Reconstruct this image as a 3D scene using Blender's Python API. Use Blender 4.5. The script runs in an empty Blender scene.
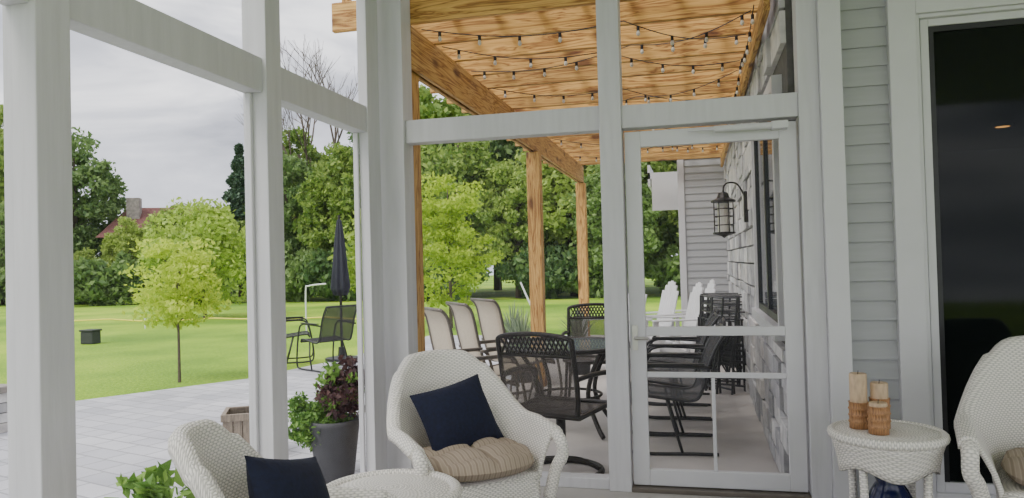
import bpy, math, random
import numpy as np
from mathutils import Vector, Matrix
random.seed(7); np.random.seed(7)
C=bpy.context.scene.collection
pi=math.pi
# ------------------------------------------------------------------ materials
def newmat(name):
    m=bpy.data.materials.new(name); m.use_nodes=True
    nt=m.node_tree; b=nt.nodes["Principled BSDF"]; return m,nt,b
def N(nt,t,**kw):
    n=nt.nodes.new(t)
    for k,v in kw.items():
        if k in n.inputs: n.inputs[k].default_value=v
        else: setattr(n,k,v)
    return n
def Mth(nt,op,a,b=None):
    n=nt.nodes.new("ShaderNodeMath"); n.operation=op
    for i,x in enumerate((a,b)):
        if x is None: continue
        if isinstance(x,(int,float)): n.inputs[i].default_value=x
        else: nt.links.new(x,n.inputs[i])
    return n.outputs[0]
def ramp(nt,fac,stops):
    n=nt.nodes.new("ShaderNodeValToRGB"); cr=n.color_ramp
    while len(cr.elements)<len(stops): cr.elements.new(0.5)
    for e,(p,c) in zip(cr.elements,stops):
        e.position=p; e.color=(*c,1)
    nt.links.new(fac,n.inputs[0]); return n.outputs[0]
def simple(name,col,rough=.6,var=.12,scale=8,metal=0,bump=.0,stretch=(1,1,1)):
    m,nt,b=newmat(name)
    tc=N(nt,"ShaderNodeTexCoord"); mp=N(nt,"ShaderNodeMapping"); mp.inputs["Scale"].default_value=stretch
    nt.links.new(tc.outputs["Object"],mp.inputs[0])
    no=N(nt,"ShaderNodeTexNoise",Scale=scale,Detail=5.0); nt.links.new(mp.outputs[0],no.inputs["Vector"])
    c=ramp(nt,no.outputs[0],[(.3,tuple(x*(1-var) for x in col)),(.7,tuple(min(1,x*(1+var)) for x in col))])
    nt.links.new(c,b.inputs["Base Color"]); b.inputs["Roughness"].default_value=rough; b.inputs["Metallic"].default_value=metal
    if bump:
        bp=N(nt,"ShaderNodeBump",Strength=bump,Distance=.01); nt.links.new(no.outputs[0],bp.inputs["Height"]); nt.links.new(bp.outputs[0],b.inputs["Normal"])
    return m
M_white=simple("white_painted_wood",(.57,.565,.58),.5,.05,5,bump=.3,stretch=(6,6,.6))
M_trim=simple("white_trim_paint",(.61,.605,.62),.45,.03,5)
M_siding=simple("grey_vinyl_siding",(.40,.405,.415),.55,.04,6,stretch=(.5,6,6),bump=.1)
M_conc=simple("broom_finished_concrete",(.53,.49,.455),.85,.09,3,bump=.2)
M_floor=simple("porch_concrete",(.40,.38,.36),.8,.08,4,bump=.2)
M_black=simple("black_powder_coat",(.014,.014,.016),.4,.2,20)
M_bronze=simple("bronze_metal",(.022,.018,.016),.4,.2,20,metal=.4)
M_greyframe=simple("grey_brown_metal",(.14,.12,.10),.4,.1,20,metal=.3)
M_resin=simple("white_resin",(.80,.80,.81),.45,.04,6)
M_navy=simple("navy_cotton",(.004,.007,.026),.9,.3,60,bump=.3)
M_pot=simple("charcoal_planter",(.05,.05,.055),.6,.15,10,bump=.2)
M_bluepot=simple("cobalt_glazed_ceramic",(.01,.015,.07),.15,.4,9)
M_bamboo=simple("bamboo_brown",(.36,.18,.075),.5,.45,22,stretch=(8,8,1),bump=.5)
M_wax=simple("tan_candle_wax",(.54,.39,.25),.5,.22,18,stretch=(3,3,1))
M_trunk=simple("bark",(.12,.09,.07),.9,.3,20,bump=.6,stretch=(4,4,1))
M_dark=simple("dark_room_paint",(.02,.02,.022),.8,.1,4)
M_mortar=simple("dark_mortar",(.12,.115,.11),.95,.2,20)
M_roof=simple("red_brown_shingles",(.16,.065,.055),.9,.25,6)
M_house=simple("house_brown_siding",(.16,.09,.07),.9,.15,4)
M_stonefar=simple("field_stone",(.30,.27,.24),.9,.35,5,bump=.5)
M_green_box=simple("dark_utility_plastic",(.03,.035,.035),.6,.1,5)
M_yellow=simple("yellow_rope",(.8,.7,.08),.6,.1,5)
M_grey_wood=simple("weathered_wood",(.27,.22,.17),.8,.3,12,stretch=(6,6,1),bump=.4)
M_soil=simple("soil",(.05,.035,.025),.95,.3,20)
M_chrome=simple("brushed_nickel",(.55,.53,.5),.3,.05,20,metal=.9)
def wood(name,axis):
    m,nt,b=newmat(name)
    tc=N(nt,"ShaderNodeTexCoord"); oi=N(nt,"ShaderNodeObjectInfo")
    off=N(nt,"ShaderNodeVectorMath",operation="SCALE"); off.inputs[0].default_value=(13,7,9); nt.links.new(oi.outputs["Random"],off.inputs["Scale"])
    ad=N(nt,"ShaderNodeVectorMath",operation="ADD"); nt.links.new(tc.outputs["Object"],ad.inputs[0]); nt.links.new(off.outputs[0],ad.inputs[1])
    sc=[11,11,11]; sc[axis]=.8
    mp=N(nt,"ShaderNodeMapping"); mp.inputs["Scale"].default_value=sc; nt.links.new(ad.outputs[0],mp.inputs[0])
    n1=N(nt,"ShaderNodeTexNoise",Scale=1.6,Detail=4.0,Distortion=1.0); nt.links.new(mp.outputs[0],n1.inputs["Vector"])
    w=Mth(nt,"FRACT",Mth(nt,"MULTIPLY",n1.outputs[0],6.0))
    c=ramp(nt,w,[(.0,(.26,.11,.025)),(.22,(.56,.31,.08)),(.65,(.70,.42,.125)),(.90,(.44,.21,.05)),(1,(.26,.11,.025))])
    s2=[5,5,5]; s2[axis]=2.2
    m2=N(nt,"ShaderNodeMapping"); m2.inputs["Scale"].default_value=s2; nt.links.new(ad.outputs[0],m2.inputs[0])
    v=N(nt,"ShaderNodeTexVoronoi",Scale=1.0); nt.links.new(m2.outputs[0],v.inputs["Vector"])
    k=ramp(nt,v.outputs["Distance"],[(.10,(.20,.09,.04)),(.24,(1,1,1))])
    mx=N(nt,"ShaderNodeMixRGB",blend_type="MULTIPLY",Fac=.85); nt.links.new(c,mx.inputs[1]); nt.links.new(k,mx.inputs[2])
    mr=N(nt,"ShaderNodeMapRange"); nt.links.new(oi.outputs["Random"],mr.inputs[0]); mr.inputs[3].default_value=.68; mr.inputs[4].default_value=1.15
    hs=N(nt,"ShaderNodeHueSaturation"); nt.links.new(mr.outputs[0],hs.inputs["Value"]); nt.links.new(mx.outputs[0],hs.inputs["Color"])
    nt.links.new(hs.outputs[0],b.inputs["Base Color"]); b.inputs["Roughness"].default_value=.65
    bp=N(nt,"ShaderNodeBump",Strength=.2,Distance=.01); nt.links.new(n1.outputs[0],bp.inputs["Height"]); nt.links.new(bp.outputs[0],b.inputs["Normal"])
    return m
W_x=wood("pine_grain_across",0); W_y=wood("pine_grain_along",1); W_z=wood("pine_grain_upright",2)
def wicker(name,col):
    m,nt,b=newmat(name)
    uv=N(nt,"ShaderNodeUVMap"); sp=N(nt,"ShaderNodeSeparateXYZ"); nt.links.new(uv.outputs[0],sp.inputs[0])
    s=.010; w=.016
    v=Mth(nt,"DIVIDE",sp.outputs[1],s); row=Mth(nt,"FLOOR",v)
    band=Mth(nt,"POWER",Mth(nt,"ABSOLUTE",Mth(nt,"SINE",Mth(nt,"MULTIPLY",v,pi))),.6)
    ph=Mth(nt,"ADD",Mth(nt,"MULTIPLY",sp.outputs[0],pi/w),Mth(nt,"MULTIPLY",row,pi))
    wv=Mth(nt,"ADD",Mth(nt,"MULTIPLY",Mth(nt,"SINE",ph),.4),.6)
    h=Mth(nt,"MULTIPLY",band,wv)
    c=ramp(nt,h,[(.0,tuple(x*.36 for x in col)),(.3,tuple(x*.78 for x in col)),(.65,col)])  # occlusion shade between strands put into the base colour
    nt.links.new(c,b.inputs["Base Color"]); b.inputs["Roughness"].default_value=.45
    bp=N(nt,"ShaderNodeBump",Strength=.6,Distance=.005); nt.links.new(h,bp.inputs["Height"]); nt.links.new(bp.outputs[0],b.inputs["Normal"])
    return m
M_wick=wicker("white_wicker",(.90,.86,.79))
def leafmat(name,c1,c2,trans=.35):
    m,nt,b=newmat(name)
    g=N(nt,"ShaderNodeNewGeometry"); oi=N(nt,"ShaderNodeObjectInfo")
    tc=N(nt,"ShaderNodeTexCoord"); no=N(nt,"ShaderNodeTexNoise",Scale=.6,Detail=2.0); nt.links.new(tc.outputs["Object"],no.inputs["Vector"])
    f=Mth(nt,"ADD",Mth(nt,"MULTIPLY",g.outputs["Random Per Island"],.6),Mth(nt,"MULTIPLY",no.outputs[0],.5))
    f=Mth(nt,"ADD",f,Mth(nt,"MULTIPLY",Mth(nt,"SUBTRACT",oi.outputs["Random"],.5),.6))
    c=ramp(nt,f,[(.15,c1),(.95,c2)])
    nt.links.new(c,b.inputs["Base Color"]); b.inputs["Roughness"].default_value=.6
    tr=N(nt,"ShaderNodeBsdfTranslucent"); nt.links.new(c,tr.inputs[0])
    mx=N(nt,"ShaderNodeMixShader"); mx.inputs[0].default_value=trans
    nt.links.new(b.outputs[0],mx.inputs[1]); nt.links.new(tr.outputs[0],mx.inputs[2])
    nt.links.new(mx.outputs[0],nt.nodes["Material Output"].inputs[0]); return m
L_forest=leafmat("forest_leaf",(.13,.24,.04),(.48,.60,.13),.4)
L_forest2=leafmat("dark_forest_leaf",(.08,.17,.05),(.30,.43,.13),.4)
L_yellow=leafmat("yellow_green_leaf",(.36,.50,.03),(.80,.90,.12),.5)
L_pine=leafmat("conifer_needle",(.03,.08,.045),(.09,.16,.08),.15)
L_plant=leafmat("green_leaf",(.09,.22,.03),(.32,.52,.09))
L_purple=leafmat("purple_leaf",(.07,.03,.035),(.26,.13,.10))
L_grey=leafmat("spiky_grey_leaf",(.10,.15,.09),(.30,.38,.24))
def screenmat(name,col,alpha):
    m,nt,b=newmat(name); b.inputs["Base Color"].default_value=(*col,1); b.inputs["Roughness"].default_value=.9
    t=N(nt,"ShaderNodeBsdfTransparent"); mx=N(nt,"ShaderNodeMixShader"); mx.inputs[0].default_value=alpha
    nt.links.new(t.outputs[0],mx.inputs[1]); nt.links.new(b.outputs[0],mx.inputs[2]); nt.links.new(mx.outputs[0],nt.nodes["Material Output"].inputs[0]); return m
M_screen=screenmat("insect_screen",(.30,.31,.32),.06)
M_sling_dark=screenmat("dark_mesh_sling",(.07,.058,.05),.72)
M_sling_black=screenmat("black_mesh_sling",(.05,.05,.052),.66)
M_sling_beige=simple("beige_mesh_sling",(.50,.43,.33),.8,.06,40)
def glassmat(name,col,mixv,ior=1.45):
    m,nt,b=newmat(name); b.inputs["Base Color"].default_value=(*col,1); b.inputs["Roughness"].default_value=.05; b.inputs["IOR"].default_value=ior
    t=N(nt,"ShaderNodeBsdfTransparent"); t.inputs[0].default_value=(.75,.78,.78,1); mx=N(nt,"ShaderNodeMixShader"); mx.inputs[0].default_value=mixv
    nt.links.new(t.outputs[0],mx.inputs[1]); nt.links.new(b.outputs[0],mx.inputs[2]); nt.links.new(mx.outputs[0],nt.nodes["Material Output"].inputs[0]); return m
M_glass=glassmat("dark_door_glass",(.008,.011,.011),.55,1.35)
M_winglass=glassmat("window_glass",(.02,.03,.045),.9)
M_tableglass=glassmat("table_glass",(.25,.30,.30),.5)
def stonemat():
    m,nt,b=newmat("ledge_stone")
    g=N(nt,"ShaderNodeNewGeometry")
    c=ramp(nt,g.outputs["Random Per Island"],[(0,(.34,.34,.35)),(.3,(.58,.575,.57)),(.6,(.72,.69,.65)),(.8,(.44,.44,.455)),(1,(.82,.81,.79))])
    tc=N(nt,"ShaderNodeTexCoord"); no=N(nt,"ShaderNodeTexNoise",Scale=9.0,Detail=6.0); nt.links.new(tc.outputs["Object"],no.inputs["Vector"])
    k=ramp(nt,no.outputs[0],[(.3,(.68,.68,.70)),(.7,(1.12,1.12,1.12))])
    mx=N(nt,"ShaderNodeMixRGB",blend_type="MULTIPLY",Fac=1); nt.links.new(c,mx.inputs[1]); nt.links.new(k,mx.inputs[2])
    nt.links.new(mx.outputs[0],b.inputs["Base Color"]); b.inputs["Roughness"].default_value=.9
    bp=N(nt,"ShaderNodeBump",Strength=.7,Distance=.02); nt.links.new(no.outputs[0],bp.inputs["Height"]); nt.links.new(bp.outputs[0],b.inputs["Normal"]); return m
M_stone=stonemat()
def pavermat():
    m,nt,b=newmat("grey_pavers")
    tc=N(nt,"ShaderNodeTexCoord"); mp=N(nt,"ShaderNodeMapping"); mp.inputs["Rotation"].default_value=(0,0,.3); nt.links.new(tc.outputs["Object"],mp.inputs[0])
    br=N(nt,"ShaderNodeTexBrick",Scale=1.0); br.inputs["Color1"].default_value=(.46,.46,.49,1); br.inputs["Color2"].default_value=(.60,.595,.62,1); br.inputs["Mortar"].default_value=(.33,.33,.34,1)
    br.inputs["Mortar Size"].default_value=.009; br.inputs["Brick Width"].default_value=.36; br.inputs["Row Height"].default_value=.20; br.squash=.7; br.squash_frequency=3
    nt.links.new(mp.outputs[0],br.inputs["Vector"])
    no=N(nt,"ShaderNodeTexNoise",Scale=1.3,Detail=6.0); nt.links.new(tc.outputs["Object"],no.inputs["Vector"])
    k=ramp(nt,no.outputs[0],[(.3,(.85,.85,.86)),(.7,(1.1,1.1,1.1))])
    mx=N(nt,"ShaderNodeMixRGB",blend_type="MULTIPLY",Fac=1); nt.links.new(br.outputs[0],mx.inputs[1]); nt.links.new(k,mx.inputs[2])
    nt.links.new(mx.outputs[0],b.inputs["Base Color"]); b.inputs["Roughness"].default_value=.75; return m
M_paver=pavermat()
def grassmat():
    m,nt,b=newmat("lawn_grass")
    tc=N(nt,"ShaderNodeTexCoord")
    n1=N(nt,"ShaderNodeTexNoise",Scale=.3,Detail=9.0); nt.links.new(tc.outputs["Object"],n1.inputs["Vector"])
    n2=N(nt,"ShaderNodeTexNoise",Scale=25.0,Detail=4.0); nt.links.new(tc.outputs["Object"],n2.inputs["Vector"])
    f=Mth(nt,"ADD",Mth(nt,"MULTIPLY",n1.outputs[0],.6),Mth(nt,"MULTIPLY",n2.outputs[0],.4))
    c=ramp(nt,f,[(.40,(.11,.24,.008)),(.5,(.24,.42,.015)),(.60,(.40,.56,.03))])
    nt.links.new(c,b.inputs["Base Color"]); b.inputs["Roughness"].default_value=.9
    bp=N(nt,"ShaderNodeBump",Strength=.6,Distance=.03); nt.links.new(n2.outputs[0],bp.inputs["Height"]); nt.links.new(bp.outputs[0],b.inputs["Normal"]); return m
M_grass=grassmat()
def stripemat():
    m,nt,b=newmat("striped_cushion_fabric")
    tc=N(nt,"ShaderNodeTexCoord"); sp=N(nt,"ShaderNodeSeparateXYZ"); nt.links.new(tc.outputs["Object"],sp.inputs[0])
    s=Mth(nt,"SINE",Mth(nt,"MULTIPLY",sp.outputs[1],2*pi/.026))
    c=ramp(nt,Mth(nt,"ADD",Mth(nt,"MULTIPLY",s,.5),.5),[(.2,(.34,.275,.21)),(.55,(.42,.35,.27)),(.9,(.27,.21,.155))])
    nt.links.new(c,b.inputs["Base Color"]); b.inputs["Roughness"].default_value=.95; return m
M_stripe=stripemat()
def emis(name,col,s):
    m,nt,b=newmat(name); b.inputs["Base Color"].default_value=(*col,1); b.inputs["Emission Color"].default_value=(*col,1); b.inputs["Emission Strength"].default_value=s; return m
M_lamp=emis("warm_lamp",(1,.45,.12),6)
M_bulb=simple("clear_bulb_glass",(.65,.62,.55),.1,.05,10)
# ------------------------------------------------------------------ mesh builder
class G:
    def __init__(s): s.v=[];s.f=[];s.uv=[]
    def box(s,x0,x1,y0,y1,z0,z1,T=None):
        b=len(s.v); P=[(x,y,z) for z in (z0,z1) for y in (y0,y1) for x in (x0,x1)]
        if T: P=[tuple(T@Vector(p)) for p in P]
        s.v+=P
        for q in ((0,2,3,1),(4,5,7,6),(0,1,5,4),(2,6,7,3),(0,4,6,2),(1,3,7,5)):
            s.f.append(tuple(b+i for i in q))
            s.uv.append([(P[i][0]+P[i][1],P[i][2]) for i in q])
        return s
    def obox(s,a,c,w,h):
        a=Vector(a);c=Vector(c);d=c-a;L=d.length;q=d.to_track_quat('X','Z').to_matrix().to_4x4()
        T=Matrix.Translation(a)@q
        return s.box(0,L,-w/2,w/2,-h/2,h/2,T)
    def grid(s,P,cu=False,U=None):
        b=len(s.v); n=len(P);m=len(P[0])
        for r in P: s.v+=[tuple(p) for p in r]
        du=[[0]*m for _ in range(n)]
        dv=[[0]*m for _ in range(n)]
        for i in range(n):
            for j in range(1,m): dv[i][j]=dv[i][j-1]+(Vector(P[i][j])-Vector(P[i][j-1])).length
        for i in range(1,n):
            mid=m//2
            d=(Vector(P[i][mid])-Vector(P[i-1][mid])).length
            for j in range(m): du[i][j]=du[i-1][j]+d
        for i in range(n if cu else n-1):
            i2=(i+1)%n
            for j in range(m-1):
                s.f.append((b+i*m+j,b+i2*m+j,b+i2*m+j+1,b+i*m+j+1))
                u2=du[i2][j] if i2 else du[i][j]+.02
                s.uv.append([(du[i][j],dv[i][j]),(u2,dv[i2][j]),(u2,dv[i2][j+1]),(du[i][j],dv[i][j+1])])
        return s
    def tube(s,path,r,n=8,closed=False,caps=True):
        P=[Vector(p) for p in path]; m=len(P); rs=r if isinstance(r,(list,tuple)) else [r]*m
        b=len(s.v); up=Vector((0,0,1)); prev=None; L=0
        for i,p in enumerate(P):
            if closed: d=P[(i+1)%m]-P[i-1]
            else: d=P[min(i+1,m-1)]-P[max(i-1,0)]
            if d.length<1e-9: d=Vector((0,0,1))
            d.normalize()
            if prev is None:
                a=d.cross(up)
                if a.length<.1: a=d.cross(Vector((1,0,0)))
            else: a=prev-d*prev.dot(d)
            a.normalize(); prev=a; c=d.cross(a)
            for k in range(n):
                t=2*pi*k/n; s.v.append(tuple(p+(a*math.cos(t)+c*math.sin(t))*rs[i]))
        for i in range(m if closed else m-1):
            i2=(i+1)%m; l=(P[i2]-P[i]).length
            for k in range(n):
                k2=(k+1)%n; w=2*pi*rs[i]/n
                s.f.append((b+i*n+k,b+i*n+k2,b+i2*n+k2,b+i2*n+k))
                s.uv.append([(k*w,L),((k+1)*w,L),((k+1)*w,L+l),(k*w,L+l)])
            L+=l
        if caps and not closed:
            s.f.append(tuple(b+k for k in range(n))[::-1]); s.uv.append([(0,0)]*n)
            s.f.append(tuple(b+(m-1)*n+k for k in range(n))); s.uv.append([(0,0)]*n)
        return s
    def lathe(s,prof,n=24,c=(0,0),lob=0,lobn=8):
        P=[]
        for i in range(n):
            t=2*pi*i/n; k=1+lob*math.cos(lobn*t)
            P.append([(c[0]+r*k*math.cos(t),c[1]+r*k*math.sin(t),z) for r,z in prof])
        return s.grid(P,cu=True)
    def lathe2(s,c,prof,n):
        return s.grid([[(c[0]+r*math.cos(2*pi*i/n),c[1]+r*math.sin(2*pi*i/n),c[2]+z) for r,z in prof] for i in range(n)],cu=True)
def mk(name,g,mat,parent=None,smooth=False,bevel=0,solid=0,loc=None):
    me=bpy.data.meshes.new(name); me.from_pydata(g.v,[],g.f); 
    ul=me.uv_layers.new(name="UVMap"); flat=[c for f in g.uv for p in f for c in p]
    ul.data.foreach_set("uv",flat)
    me.materials.append(mat)
    if smooth: me.polygons.foreach_set("use_smooth",[True]*len(me.polygons))
    o=bpy.data.objects.new(name,me); C.objects.link(o)
    if parent: o.parent=parent
    if loc: o.location=loc
    if bevel:
        b=o.modifiers.new("b","BEVEL"); b.width=bevel; b.segments=2; b.limit_method='ANGLE'
    if solid:
        sm=o.modifiers.new("s","SOLIDIFY"); sm.thickness=solid; sm.offset=0
    return o
def thing(name,label,cat,loc=(0,0,0),rot=0,group=None):
    e=bpy.data.objects.new(name,None); C.objects.link(e); e.empty_display_size=.1
    e.location=loc; e.rotation_euler=(0,0,rot); tag(e,label,cat,group); return e
def tag(o,label,cat,group=None):
    o["label"]=label; o["category"]=cat
    if group: o["group"]=group
def st(o): o["kind"]="structure"; return o
def dup(src,loc,rot,label=None,scale=None):
    n=src.copy(); C.objects.link(n); n.location=loc
    n.rotation_euler=rot if isinstance(rot,tuple) else (src.rotation_euler[0],src.rotation_euler[1],rot)
    if scale: n.scale=scale
    if label: n["label"]=label
    def rec(a,b):
        for ch in a.children:
            k=ch.copy(); C.objects.link(k); k.parent=b; rec(ch,k)
    rec(src,n); return n
def boxo(name,x0,x1,y0,y1,z0,z1,mat,bevel=.004):
    cx,cy=(x0+x1)/2,(y0+y1)/2
    return mk(name,G().box(x0-cx,x1-cx,y0-cy,y1-cy,0,z1-z0),mat,bevel=bevel,loc=(cx,cy,z0))
def bez(pts,n=8):
    P=[Vector(p) for p in pts]; out=[]
    for i in range(len(P)-1):
        p0=P[max(i-1,0)];p1=P[i];p2=P[i+1];p3=P[min(i+2,len(P)-1)]
        for k in range(n):
            t=k/n; out.append(.5*((2*p1)+(p2-p0)*t+(2*p0-5*p1+4*p2-p3)*t*t+(3*p1-p0-3*p2+p3)*t**3))
    out.append(P[-1]); return out
# ------------------------------------------------------------------ ground
me=G(); me.grid([[(x,y,0) for y in (-15,10,30,90)] for x in (-90,-30,0,60)])
lawn=mk("lawn",me,M_grass,loc=(0,0,-.15)); lawn["kind"]="stuff"; tag(lawn,"bright green mown lawn reaching to the trees","lawn")
def slab(name,poly,z0,z1,mat):
    me=bpy.data.meshes.new(name); n=len(poly)
    v=[(x,y,z0) for x,y in poly]+[(x,y,z1) for x,y in poly]
    f=[tuple(range(n))[::-1],tuple(range(n,2*n))]+[(i,(i+1)%n,n+(i+1)%n,n+i) for i in range(n)]
    me.from_pydata(v,[],f); me.materials.append(mat); o=bpy.data.objects.new(name,me); C.objects.link(o); return st(o)
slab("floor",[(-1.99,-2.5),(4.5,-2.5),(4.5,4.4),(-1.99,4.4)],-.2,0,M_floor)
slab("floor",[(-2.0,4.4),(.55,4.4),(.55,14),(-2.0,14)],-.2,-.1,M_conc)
slab("floor",[(-13,-2.5),(-1.99,-2.5),(-1.99,4.4),(-2.0,4.4),(-2.0,14),(-5.2,14),(-5.3,10.5),(-5.64,8.5),(-6.7,6.85),(-7.6,6.0),(-9.0,5.4),(-13,4.8)],-.2,-.1,M_paver)
# ------------------------------------------------------------------ porch frame
H1=2.05;H2=2.19;TOP=3.1;J1=2.09;J2=2.245
nT=[0]
def trim(x0,x1,y0,y1,z0,z1,mat=M_white):
    nT[0]+=1; return st(boxo("trim_%d"%nT[0],x0,x1,y0,y1,z0,z1,mat))
trim(-1.95,-1.83,1.735,1.86,0,TOP)
trim(-1.95,-1.83,2.925,3.05,0,TOP)
trim(-1.90,-1.84,4.0,4.17,0,TOP)
trim(-1.86,-1.70,4.20,4.36,0,TOP)
trim(-1.95,-1.83,.5,.62,0,TOP)
trim(-1.94,-1.85,.62,1.735,J1,J2); trim(-1.94,-1.85,1.86,2.925,J1,J2); trim(-1.94,-1.85,3.05,4.0,J1,J2)
trim(-1.94,-1.85,.62,1.735,0,.1); trim(-1.94,-1.85,1.86,2.925,0,.1); trim(-1.94,-1.85,3.05,4.0,0,.1)
trim(-1.70,-.51,4.23,4.33,H1,H2); trim(-1.70,-.51,4.23,4.33,0,.06)
trim(-.51,-.385,4.2,4.34,0,TOP)
trim(-.385,.56,4.22,4.33,H1,H2-.01)
trim(.56,.665,4.2,4.34,0,TOP); trim(.665,.775,4.16,4.36,0,TOP,M_trim)
trim(-1.97,4.5,4.2,4.36,TOP,TOP+.2)
trim(-1.97,-1.83,-2.5,4.2,TOP,TOP+.2)
trim(-.385,.56,4.2,4.34,0,.025,M_greyframe)
st(boxo("ceiling",-2.0,4.5,-2.5,4.4,TOP+.2,TOP+.25,M_trim))
for (y0,y1) in ((1.86,2.925),(3.05,4.0)):
    trim(-1.93,-1.90,y0,y0+.02,.1,J1); trim(-1.93,-1.90,y1-.02,y1,.1,J1)
nw=[0]
def screen(P):
    nw[0]+=1; g=G(); g.grid(P); return st(mk("window_%d"%nw[0],g,M_screen))
for (y0,y1) in ((.62,1.735),(1.86,2.925),(3.05,4.0)):
    screen([[(-1.915,y0,.1),(-1.915,y0,J1)],[(-1.915,y1,.1),(-1.915,y1,J1)]])
    screen([[(-1.915,y0,J2),(-1.915,y0,TOP)],[(-1.915,y1,J2),(-1.915,y1,TOP)]])
screen([[(-1.70,4.29,.06),(-1.70,4.29,H1)],[(-.51,4.29,.06),(-.51,4.29,H1)]])
# screen door
g=G(); dy0,dy1=4.245,4.285
g.box(-.375,-.285,dy0,dy1,.03,2.03); g.box(.46,.55,dy0,dy1,.03,2.03)
g.box(-.285,.46,dy0,dy1,1.94,2.03); g.box(-.285,.46,dy0,dy1,.03,.12)
g.box(-.285,.46,dy0,dy1,.87,.92); g.box(-.285,.46,dy0+.01,dy1-.01,.635,.665)
g.box(.065,.085,dy0+.01,dy1-.01,.12,.635)
door=st(mk("door_1",g,M_trim,bevel=.004)); 
g=G(); g.grid([[(-.285,4.27,.12),(-.285,4.27,1.94)],[(.46,4.27,.12),(.46,4.27,1.94)]]); mk("screen_mesh",g,M_screen,door)
g=G(); g.tube([(-.345,4.245,.86),(-.345,4.20,.86),(-.27,4.19,.86)],.009); g.box(-.36,-.33,4.235,4.246,.79,.93); h=mk("handle",g,M_chrome,door); h["label"]="brushed metal lever handle"
g=G(); g.tube([(.12,4.19,2.005),(.44,4.19,2.005)],.018,12); g.tube([(-.02,4.19,2.005),(.12,4.19,2.005)],.006); g.box(.42,.5,4.17,4.25,1.985,2.025); mk("door_closer",g,M_trim,door)
# ------------------------------------------------------------------ siding wall with the sliding door
def siding(name,x0,x1,y,z0,z1,lap=.105,d=.016,fn=None):
    g=G(); z=z0
    while z<z1:
        t=min(z+lap,z1)
        b=len(g.v); g.v+=[(x0,y-d,z),(x1,y-d,z),(x1,y,t),(x0,y,t),(x0,y,z),(x1,y,z)]
        g.f+=[(b,b+1,b+2,b+3),(b+4,b+5,b+1,b)]; g.uv+=[[(0,0)]*4]*2
        z+=lap
    b=len(g.v); g.box(x0,x1,y,y+.05,z0,z1); return g
st(mk("wall_back",siding("s",.775,1.03,4.33,0,TOP),M_siding))
st(mk("wall_back",siding("s",2.75,4.5,4.33,0,TOP),M_siding))
st(mk("wall_back",siding("s",1.03,2.75,4.33,2.72,TOP),M_siding))
trim(1.03,1.165,4.28,4.36,0,2.70,M_trim); trim(1.165,2.75,4.28,4.36,2.56,2.70,M_trim); trim(2.60,2.75,4.28,4.36,0,2.56,M_trim)
g=G(); g.box(1.165,1.185,4.30,4.4,.0,2.56); g.box(1.195,1.235,4.33,4.38,.04,2.54); g.box(2.56,2.6,4.33,4.38,.04,2.54); g.box(1.235,2.56,4.33,4.38,2.50,2.54);g.box(1.235,2.56,4.33,4.38,.04,.09); g.box(1.185,2.6,4.3,4.4,0,.04); g.box(1.185,2.6,4.3,4.4,2.54,2.56)
d2=st(mk("door_2",g,M_trim,bevel=.003))
g=G(); g.box(1.235,1.262,4.34,4.37,.09,2.50); g.box(1.262,2.56,4.34,4.37,2.47,2.50); mk("gasket",g,M_black,d2)
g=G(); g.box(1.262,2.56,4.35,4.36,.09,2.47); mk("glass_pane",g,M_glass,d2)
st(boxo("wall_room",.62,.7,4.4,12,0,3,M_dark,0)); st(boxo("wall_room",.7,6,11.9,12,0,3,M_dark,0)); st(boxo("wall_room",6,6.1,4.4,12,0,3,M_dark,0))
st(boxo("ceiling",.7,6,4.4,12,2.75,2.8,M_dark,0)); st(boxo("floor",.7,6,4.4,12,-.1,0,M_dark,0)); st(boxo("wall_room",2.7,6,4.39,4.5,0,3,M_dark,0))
L=thing("recessed_ceiling_light","small glowing recessed light in the dark room ceiling","ceiling light",(3.40,9.4,2.69))
mk("lamp_disc",G().lathe([(0,.0),(.07,.0),(.08,.02)],16),M_lamp,L); mk("trim_ring",G().lathe([(.08,0),(.11,0),(.11,.06),(.08,.06)],20),M_dark,L)
# ------------------------------------------------------------------ stone wall
g=G(); z=-.1; WY=(4.72,6.35,.88,2.30)
rs=random.Random(3)
while z<3.1:
    h=rs.choice([.09,.12,.16,.20]); y=4.38
    while y<12:
        l=rs.uniform(.18,.55); y2=min(y+l,12)
        if not (y2>WY[0]-.09 and y<WY[1]+.09 and z+h>WY[2]-.09 and z<WY[3]+.09):
            p=rs.uniform(0,.035); g.box(.5-p,.545,y+.008,y2-.008,z+.008,min(z+h,3.14)-.008)
        y=y2
    z+=h
st(mk("wall_right",g,M_stone,bevel=.005))
st(boxo("wall_right",.53,.61,4.38,12.0,-.1,3.15,M_mortar,0))
y0,y1,z0,z1=WY
g=G(); 
g.box(.47,.53,y0-.08,y0,z0-.08,z1+.08);g.box(.47,.53,y1,y1+.08,z0-.08,z1+.08);g.box(.47,.53,y0,y1,z1,z1+.08);g.box(.44,.53,y0-.1,y1+.1,z0-.08,z0)
w1=st(mk("window_90",g,M_trim)); w1.name="window_%d"%(nw[0]+1)
g=G(); g.box(.49,.52,y0,y0+.05,z0,z1);g.box(.49,.52,y1-.05,y1,z0,z1);g.box(.49,.52,(y0+y1)/2-.03,(y0+y1)/2+.03,z0,z1);g.box(.49,.52,y0,y1,z1-.05,z1);g.box(.49,.52,y0,y1,z0,z0+.05); mk("sash",g,M_black,w1)
g=G(); g.box(.505,.515,y0,y1,z0,z1); mk("glass_pane",g,M_winglass,w1)
st(mk("wall_far",siding("s",-.18,.55,12.0,-.1,3.2,.11),M_siding)); st(boxo("wall_far",-.18,-.12,12.05,15,-.1,3.2,M_siding)); st(boxo("wall_far",-.24,-.14,11.96,12.05,-.1,3.2,M_trim))
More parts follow.
